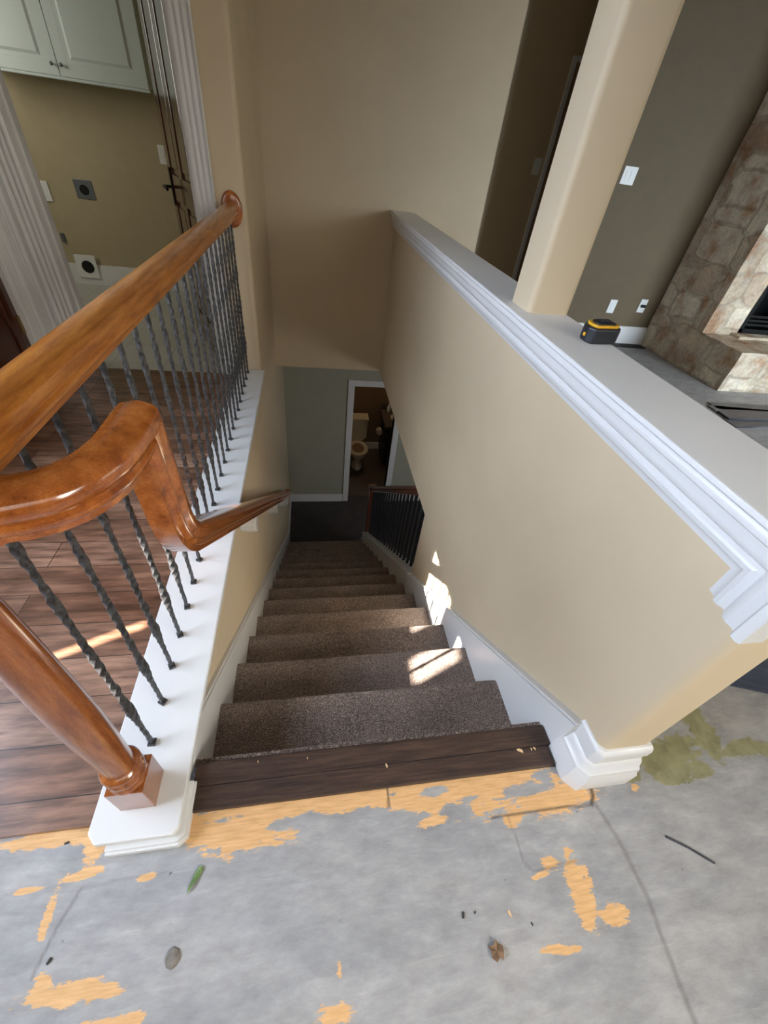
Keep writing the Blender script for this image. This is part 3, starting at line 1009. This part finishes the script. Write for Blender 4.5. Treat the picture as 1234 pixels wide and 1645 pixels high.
def lever(parent, x, z, side):
    y0 = 0.0 if side > 0 else -0.035
    m = MB().box(x - .022, x + .022, min(y0, y0 + side * .008), max(y0, y0 + side * .008), z - .10, z + .10)
    m.build('lock_plate', bronze, parent, bevel=.003)
    m = MB()
    m.sweep(arc(0, 0, .009, 0, 330, 10), [(x, y0, z), (x, y0 + side * .05, z), (x - .015, y0 + side * .058, z), (x - .10, y0 + side * .058, z + .004), (x - .12, y0 + side * .054, z - .006)])
    m.build('lever_handle', bronze, parent, smooth=50)


lever(ld, 0.70, 0.93, 1)
lever(ld, 0.70, 0.93, -1)
MB().box(0.745, 0.763, -0.030, -0.005, 0.88, 1.0).build('latch_plate', brass, ld)
hd = panel_door('door_2', 'nearly black cherry door beside the white fluted casing on the far left', (-1.535, 2.59, 0.02), radians(-90) - radians(2), 0.77)
m = MB()
m.box(-0.012, 0.045, 0.0, 0.006, 0.30, 0.39)
m.lathe([(0.007, 0), (0.008, 0.004), (0.008, 0.092), (0.007, 0.096)], (0.0, 0.010, 0.297), 14)
m.build('hinge', brass, hd)['label'] = 'brass butt hinge'

# ------------------------------------------------------------ laundry room fittings
cb = thing('wall_cabinet', 'white raised panel wall cabinet hung high above the laundry hookups', 'cabinet', (-1.70, 4.797, 1.44))
c0, c1 = -2.30 + 1.70, -1.13 + 1.70
MB().box(c0, c1, -0.30, -0.002, 0, 0.90).build('carcass', cabinet_white, cb, bevel=.002)
for a, b2, kx in ((c0 + .004, -0.012, 1), (-0.008, c1 - .004, -1)):
    dm = MB()
    f = 0.065
    dm.box(a, b2, -0.322, -0.301, -0.012, 0.89)
    d0 = dm.build('door', cabinet_white, cb, bevel=.003)
    pn = MB()
    z0, z1 = -0.012 + f, 0.89 - f
    x0, x1 = a + f, b2 - f
    pn.add([(x0, -.3225, z0), (x1, -.3225, z0), (x1, -.3225, z1), (x0, -.3225, z1), (x0 + .012, -.315, z0 + .012), (x1 - .012, -.315, z0 + .012), (x1 - .012, -.315, z1 - .012), (x0 + .012, -.315, z1 - .012),
            (x0 + .04, -.331, z0 + .04), (x1 - .04, -.331, z0 + .04), (x1 - .04, -.331, z1 - .04), (x0 + .04, -.331, z1 - .04)],
           [(0, 1, 5, 4), (1, 2, 6, 5), (2, 3, 7, 6), (3, 0, 4, 7), (4, 5, 9, 8), (5, 6, 10, 9), (6, 7, 11, 10), (7, 4, 8, 11), (8, 9, 10, 11)])
    pn.build('raised_panel', cabinet_white, d0)
    kb = MB().lathe([(0.004, 0), (0.004, .012), (0.010, .018), (0.011, .024), (0.006, .029)], ((b2 if kx > 0 else a) - kx * .028, -0.322, 0.045), 16, Matrix.Rotation(radians(90), 3, 'X'))
    kb.build('knob', grey_plate, d0, smooth=60)
MB().box(c0, c1, -0.325, -0.29, -0.03, -0.013).build('light_rail', cabinet_white, cb, bevel=.004)


def wall_plate(name, label, cat, x, z, y, wd, ht, mat, ny=-1, depth=.007):
    d = thing(name, label, cat, (x, y, z))
    MB().box(-wd / 2, wd / 2, min(0, ny * depth), max(0, ny * depth), -ht / 2, ht / 2).build('plate', mat, d, bevel=.003)
    return d


dp = wall_plate('dryer_outlet', 'square grey dryer outlet with round black socket on the laundry wall', 'outlet', -1.902, 0.755, 4.797, 0.145, 0.135, grey_plate)
MB().lathe([(0.036, 0), (0.036, .004), (0.031, .005)], (0.0, -.006, -.002), 28, Matrix.Rotation(radians(90), 3, 'X')).build('socket', black_hole, dp)
vb = wall_plate('dryer_vent', 'white dryer vent plate with black round hole just above the laundry floor', 'vent', -2.065, 0.165, 4.775, 0.175, 0.19, bright_white, depth=.02)
MB().lathe([(0.052, 0), (0.052, .003), (0.048, .004)], (0.01, -.0195, .0), 32, Matrix.Rotation(radians(90), 3, 'X')).build('duct_opening', black_hole, vb)
wb = wall_plate('washer_box', 'white washer hookup box at the left edge of the laundry wall', 'hookup box', -2.235, 0.715, 4.797, 0.11, 0.14, bright_white, depth=.012)
MB().box(-0.05, -0.028, -0.022, -0.010, -0.10, 0.0).build('hose_valve', black_iron, wb)
sw = wall_plate('light_switch', 'white switch plate beside the open cherry door in the laundry room', 'light switch', -1.20, 1.055, 4.797, 0.075, 0.125, bright_white)
MB().box(-.008, .008, -.012, -.006, -.018, .018).build('toggle', bright_white, sw)
o = wall_plate('wall_hook', 'small grey pipe stub low on the laundry wall left of the vent', 'pipe', -2.20, 0.38, 4.797, 0.03, 0.07, grey_plate, depth=.02)

# ------------------------------------------------------------ living room fittings
s2 = wall_plate('light_switch', 'white double switch plate on the shaded tan wall right of the column', 'light switch', 2.675, 1.345, YB, 0.125, 0.12, bright_white)
MB().box(-.035, -.008, -.011, -.006, -.035, .035).build('rocker', bright_white, s2)
MB().box(.008, .035, -.011, -.006, -.035, .035).build('rocker', bright_white, s2)
o1 = wall_plate('power_outlet', 'white blank outlet plate low on the shaded tan wall, left of the pair', 'outlet', 3.045, 0.345, YB, 0.08, 0.125, bright_white)
MB().box(-.018, .018, -.010, -.006, -.035, .035).build('socket', bright_white, o1)
o2 = wall_plate('power_outlet', 'pale outlet plate with a dark plug near the stone fireplace', 'outlet', 3.385, 0.372, YB, 0.08, 0.125, bright_white)
MB().box(-.022, .026, -.024, -.006, -.012, .014).build('plug', black_iron, o2)['label'] = 'dark plug'
s3 = wall_plate('light_switch', 'dim beige switch plate on the dark hallway wall left of the column', 'light switch', 2.235, 1.328, 5.05, 0.075, 0.125, bright_white)
MB().box(-.012, .012, -.010, -.006, -.03, .03).build('rocker', bright_white, s3)
fv = thing('floor_vent', 'dark floor register against the baseboard beside the fireplace', 'vent', (3.40, 4.04, 0))
MB().box(-0.22, 0.14, -0.05, 0.05, 0, 0.006).build('frame', bronze, fv)
for k in range(14):
    MB().box(-0.205 + k * .024, -0.195 + k * .024, -0.04, 0.04, 0.0055, 0.009).build('louvre', black_iron, fv)

# fireplace
fp = thing('stone_fireplace', 'rubble limestone fireplace with raised hearth and black firebox', 'fireplace', (3.57, 3.0, 0))
F = Vector((3.57, 3.0, 0))


def rough_box(x0, x1, y0, y1, z0, z1, n=0.06, amp=0.006):
    bm = bmesh.new()
    bmesh.ops.create_cube(bm, size=1)
    bmesh.ops.scale(bm, vec=(x1 - x0, y1 - y0, z1 - z0), verts=bm.verts)
    bmesh.ops.translate(bm, vec=((x0 + x1) / 2, (y0 + y1) / 2, (z0 + z1) / 2), verts=bm.verts)
    cuts = max(1, int(max(x1 - x0, y1 - y0, z1 - z0) / n))
    bmesh.ops.subdivide_edges(bm, edges=bm.edges, cuts=min(cuts, 30), use_grid_fill=True)
    for v in bm.verts:
        q = noise.noise_vector(v.co * 7)
        v.co += q * amp
    vs = [tuple(v.co) for v in bm.verts]
    fs = [tuple(v.index for v in f.verts) for f in bm.faces]
    bm.free()
    return vs, fs


m = MB()
y1 = YB - .003 - F.y
fbx0, fbx1, fbz0, fbz1 = 0.365, 1.25, 0.355, 0.98
for a in ((0, fbx0, 0.47, y1, 0.34, 3.65), (fbx1, 2.2, 0.47, y1, 0.34, 3.65), (fbx0, fbx1, 0.47, y1, fbz1, 3.65)):
    m.add(*rough_box(*a))
m.build('chimney_breast', stone, fp)
m = MB(); m.add(*rough_box(0, 2.2, -0.012, y1, 0, 0.34)); m.build('hearth', stone, fp)
MB().box(0.30, 1.35, 0.36, 0.55, 0.335, 0.362).build('hearth_slab', stone, fp, bevel=.005)
m = MB()
m.box(fbx0 + .02, fbx1 - .02, 0.62, 1.1, 0.36, 0.37).box(fbx0, fbx1, 1.05, 1.08, 0.36, fbz1).box(fbx0 - .001, fbx0 + .012, 0.50, 1.1, 0.36, fbz1).box(fbx1 - .012, fbx1, 0.5, 1.1, 0.36, fbz1)
m.build('firebox', black_iron, fp)
m = MB()
m.box(fbx0 + .01, fbx0 + .05, 0.475, 0.51, 0.362, fbz1).box(fbx1 - .05, fbx1 - .01, 0.475, 0.51, 0.362, fbz1).box(fbx0 + .01, fbx1 - .01, 0.475, 0.51, fbz1 - .05, fbz1).box(fbx0 + .01, fbx1 - .01, 0.475, 0.52, 0.362, 0.40)
for k in range(3):
    m.box(fbx0 + .05, fbx1 - .05, 0.485, 0.515, 0.425 + k * .035, 0.445 + k * .035)
m.build('firebox_frame', black_iron, fp, bevel=.003)

# stack of charcoal planks on the living room floor: seven loose boards
for k, (x, y, dz, rz, L) in enumerate(((3.75, 2.44, 0.0, 0.10, 1.2), (3.72, 2.57, 0.0, -0.10, 1.05), (3.90, 2.66, 0.0, -.02, 1.3), (3.70, 2.49, 0.009, -.03, 1.0))):
    o = MB().box(-L / 2, L / 2, -0.06, 0.06, 0, 0.009).build('floor_plank', dark_board, bevel=.001)
    o.location = (x, y, dz); o.rotation_euler = (0, 0, rz)
    tag(o, ['charcoal plank nearest the half wall in the pile by the fireplace', 'charcoal plank in the middle of the pile by the fireplace',
            'charcoal plank nearest the hearth in the pile on the floor', 'topmost charcoal plank of the pile by the fireplace'][k], 'floor plank', 'loose planks by the fireplace')
o = MB().box(0, 1.5, -0.085, 0.085, 0, 0.012).build('floor_plank', blue_board, bevel=.001)
o.location = (1.37, 0.59, 0.001); o.rotation_euler = (0, 0, radians(-17))
tag(o, 'single dark blue grey plank lying behind the end of the half wall', 'floor plank')

# ------------------------------------------------------------ tape measure on the cap
tm = thing('tape_measure', 'black tape measure with yellow rim lying flat on the half wall cap', 'tape measure', (0.838, 1.145, ZC), radians(12))


def dshape(s):
    return [(-0.046 * s, -0.030 * s), (0.030 * s, -0.036 * s), (0.044 * s, -0.026 * s), (0.050 * s, -0.004 * s), (0.048 * s, 0.016 * s), (0.038 * s, 0.030 * s), (0.020 * s, 0.038 * s), (-0.008 * s, 0.040 * s),
            (-0.032 * s, 0.032 * s), (-0.046 * s, 0.016 * s), (-0.051 * s, -0.008 * s)]


MB().prism(dshape(1.08), 0.0, 0.043).build('case', tape_black, tm, bevel=0.006, seg=3)
MB().prism(dshape(0.92), 0.0425, 0.050).build('rim', tape_yellow, tm, bevel=0.003)['label'] = 'yellow rim'
MB().prism(dshape(0.70), 0.0495, 0.053).build('side_grip', tape_black, tm, bevel=0.0015)
MB().box(-0.012, 0.022, -0.006, 0.010, 0.0525, 0.058).build('lock_button', tape_black, tm, bevel=0.002)
MB().box(-0.0555, -0.050, -0.003, 0.005, 0.015, 0.024).build('side_badge', tape_yellow, tm)

# ------------------------------------------------------------ debris on the subfloor
def flat_leaf(name, mat, pts, loc, rz, curl=0.004):
    m = MB()
    n = len(pts)
    vs = [(x, y, curl * (0.5 + 0.5 * sin(i * 1.9)) + .001) for i, (x, y) in enumerate(pts)]
    vs += [(x, y, z - .0012) for x, y, z in vs]
    cx = sum(p[0] for p in pts) / n; cy = sum(p[1] for p in pts) / n
    vs += [(cx, cy, 0.0045), (cx, cy, 0.0030)]
    fs = [(i, (i + 1) % n, 2 * n) for i in range(n)] + [((i + 1) % n + n, i + n, 2 * n + 1) for i in range(n)] + [(i, i + n, (i + 1) % n + n, (i + 1) % n) for i in range(n)]
    m.add(vs, fs)
    o = m.build(name, mat)
    o.location = loc; o.rotation_euler = (0, 0, rz)
    return o


tag(flat_leaf('green_leaf', leaf_green, [(-.030, 0), (-.012, -.005), (.006, -.007), (.018, -.006), (.022, 0), (.017, .006), (.004, .007), (-.012, .004)], (-0.268, 0.187, 0.001), radians(62)),
    'small pointed green leaf on the grey floor below the newel', 'leaf')
o = flat_leaf('dry_leaf', leaf_brown, [(-.016, -.004), (-.010, -.014), (.002, -.010), (.006, -.018), (.012, -.008), (.017, .002), (.010, .008), (.008, .016), (-.002, .010), (-.012, .014), (-.011, .005)], (0.383, -0.016, 0.001), 0.3, 0.009)
tag(o, 'crumpled dry brown leaf lying on the grey subfloor', 'leaf')
mm = MB()
vs, fs = rough_box(-0.014, 0.014, -0.017, 0.017, -0.001, 0.006, 0.004, 0.004)
m = MB().add([(x * (1 - .25 * abs(y) / .017), y * (1 - .3 * abs(x) / .014), max(-.0005, z - 14 * (x * x + y * y))) for x, y, z in vs], fs)
o = m.build('mortar_lump', lump_mat, smooth=60); o.location = (-0.29, 0.066, 0.001)
tag(o, 'brownish grey blob of dried mortar on the floor left of centre', 'mortar lump')
o = MB().sweep(arc(0, 0, 0.0032, 0, 300, 5), [(0, 0, 0.003), (0.045, -0.028, 0.004), (0.095, -0.066, 0.003)]).build('metal_rod', stick_mat)
o.location = (0.909, 0.120, 0); tag(o, 'thin dark grey stick lying on the right side of the floor', 'stick')
for (x, y, rz, L, mat, lab) in ((0.326, 0.048, 1.2, .012, dark_chip, 'short black splinter left of the pale chip'), (0.355, 0.048, .6, .006, dark_chip, 'small dark crumb between the black splinter and the pale chip'),
                                (0.434, 0.036, 1.9, .013, chip_mat, 'pale orange chip upright between the dark crumbs'), (0.480, 0.013, 1.9, .007, dark_chip, 'tiny dark crumb right of the pale orange chip'),
                                (-0.524, 0.094, 1.0, .011, dark_chip, 'short dark splinter near the left edge of the floor'), (-0.566, 0.285, 0.3, .010, dark_chip, 'dark triangular flake beside the kerb end'),
                                (-0.19, 0.117, .2, .003, chip_mat, 'minute pale crumb right of the green leaf')):
    w_ = .28
    o = MB().prism([(-L * .5, -L * w_ * .6), (L * .35, -L * w_ * .8), (L * .5, 0), (L * .3, L * w_ * .8), (-L * .5, L * w_ * .4)], 0, 0.0025).build('floor_chip', mat)
    o.location = (x, y, 0.0005); o.rotation_euler = (0, 0, rz)
    tag(o, lab, 'debris', 'crumbs on the subfloor')

# ------------------------------------------------------------ bathroom fixtures
tl = thing('toilet', 'cream toilet with raised tank in the dark bathroom downstairs', 'toilet', (0.80, 6.03, LOW))
tl.scale = (0.9, 0.95, 0.97)


def ell(cx, cy, a, b, n=28):
    return [(cx + a * cos(2 * pi * i / n), cy + b * sin(2 * pi * i / n)) for i in range(n)]


def loft(rings):
    m = MB()
    n = len(rings[0][0])
    vs = [(x, y, z) for ring, z in rings for x, y in ring]
    fs = [(i * n + j, i * n + (j + 1) % n, (i + 1) * n + (j + 1) % n, (i + 1) * n + j) for i in range(len(rings) - 1) for j in range(n)]
    fs += [tuple(range(n))[::-1], tuple(range((len(rings) - 1) * n, len(rings) * n))]
    return m.add(vs, fs)


loft([(ell(0, .05, .11, .20), 0), (ell(0, .05, .115, .205), .02), (ell(0, .06, .095, .17), .06), (ell(0, .06, .09, .16), .16), (ell(0, .02, .13, .20), .25), (ell(0, -.01, .175, .235), .34), (ell(0, -.01, .185, .245), .385)]).build('bowl', porcelain, tl, smooth=60)
m = MB()
n = 32
vs = []
for i in range(n):
    a = 2 * pi * i / n
    for rx, ry, z in ((.195, .25, .387), (.195, .25, .405), (.12, .165, .405), (.12, .165, .387)):
        vs.append((rx * cos(a), -.01 + ry * sin(a), z))
m.add(vs, [(i * 4 + j, i * 4 + (j + 1) % 4, ((i + 1) % n) * 4 + (j + 1) % 4, ((i + 1) % n) * 4 + j) for i in range(n) for j in range(4)])
m.build('seat', porcelain, tl, smooth=40)
loft([(ell(0, 0, .185, .225), 0), (ell(0, 0, .185, .225), .02)]).build('lid', porcelain, tl).matrix_basis = Matrix.Translation((0, .275, .58)) @ Matrix.Rotation(radians(82), 4, 'X')
MB().box(-.21, .21, .33, .55, .38, .76).build('tank', porcelain, tl, bevel=.02)
MB().box(-.225, .225, .315, .56, .76, .80).build('tank_lid', porcelain, tl, bevel=.012)
loft([(ell(0, -.01, .115, .16), .378), (ell(0, -.01, .115, .16), .388)]).build('bowl_water', brown_paint, tl)

vn = thing('bathroom_vanity', 'black bathroom vanity with speckled counter and white sink downstairs', 'vanity', (1.62, 6.28, LOW))
MB().box(-.36, .40, -.27, .30, .08, .80).build('cabinet', black_wood, vn, bevel=.004)
MB().box(-.32, .40, -.23, .30, 0, .08).build('plinth', black_wood, vn)
MB().box(-.39, .42, -.30, .33, .80, .84).build('counter', granite, vn, bevel=.004)
MB().box(-.39, .42, .31, .33, .84, .94).build('backsplash', granite, vn)
m = MB()
vs = []
for i in range(n):
    a = 2 * pi * i / n
    for rx, ry, z in ((.20, .16, .841), (.20, .16, .856), (.175, .135, .856), (.10, .08, .842)):
        vs.append((-.06 + rx * cos(a), ry * sin(a), z))
m.add(vs, [(i * 4 + j, i * 4 + (j + 1) % 4, ((i + 1) % n) * 4 + (j + 1) % 4, ((i + 1) % n) * 4 + j) for i in range(n) for j in range(3)] + [tuple(i * 4 + 3 for i in range(n))])
m.build('sink', porcelain, vn, smooth=50)
MB().sweep(arc(0, 0, .012, 0, 320, 8), [(-.06, .22, .84), (-.06, .22, .97), (-.06, .18, .99), (-.06, .09, .96)]).build('faucet', grey_plate, vn)
sb = thing('soap_bottle', 'small white bottle on the counter behind the downstairs sink', 'bottle', (1.36, 6.52, LOW + .841))
MB().lathe([(.028, 0), (.03, .01), (.03, .09), (.012, .11), (.012, .12)], (0, 0, 0), 18).build('body', bright_white, sb, smooth=50)
MB().lathe([(.014, .12), (.014, .135), (.004, .14), (.004, .16)], (0, 0, 0), 12).build('pump', bright_white, sb)
tr = thing('toilet_paper_holder', 'pale toilet roll on the side of the black vanity downstairs', 'toilet roll', (1.205, 6.14, LOW + .66))
MB().lathe([(.02, -.05), (.05, -.05), (.05, .05), (.02, .05)], (-.045, 0, 0), 24, Matrix.Rotation(radians(90), 3, 'X')).build('roll', porcelain, tr, smooth=40)
MB().box(-.05, .02, .052, .06, -.01, .01).build('arm', brass, tr)
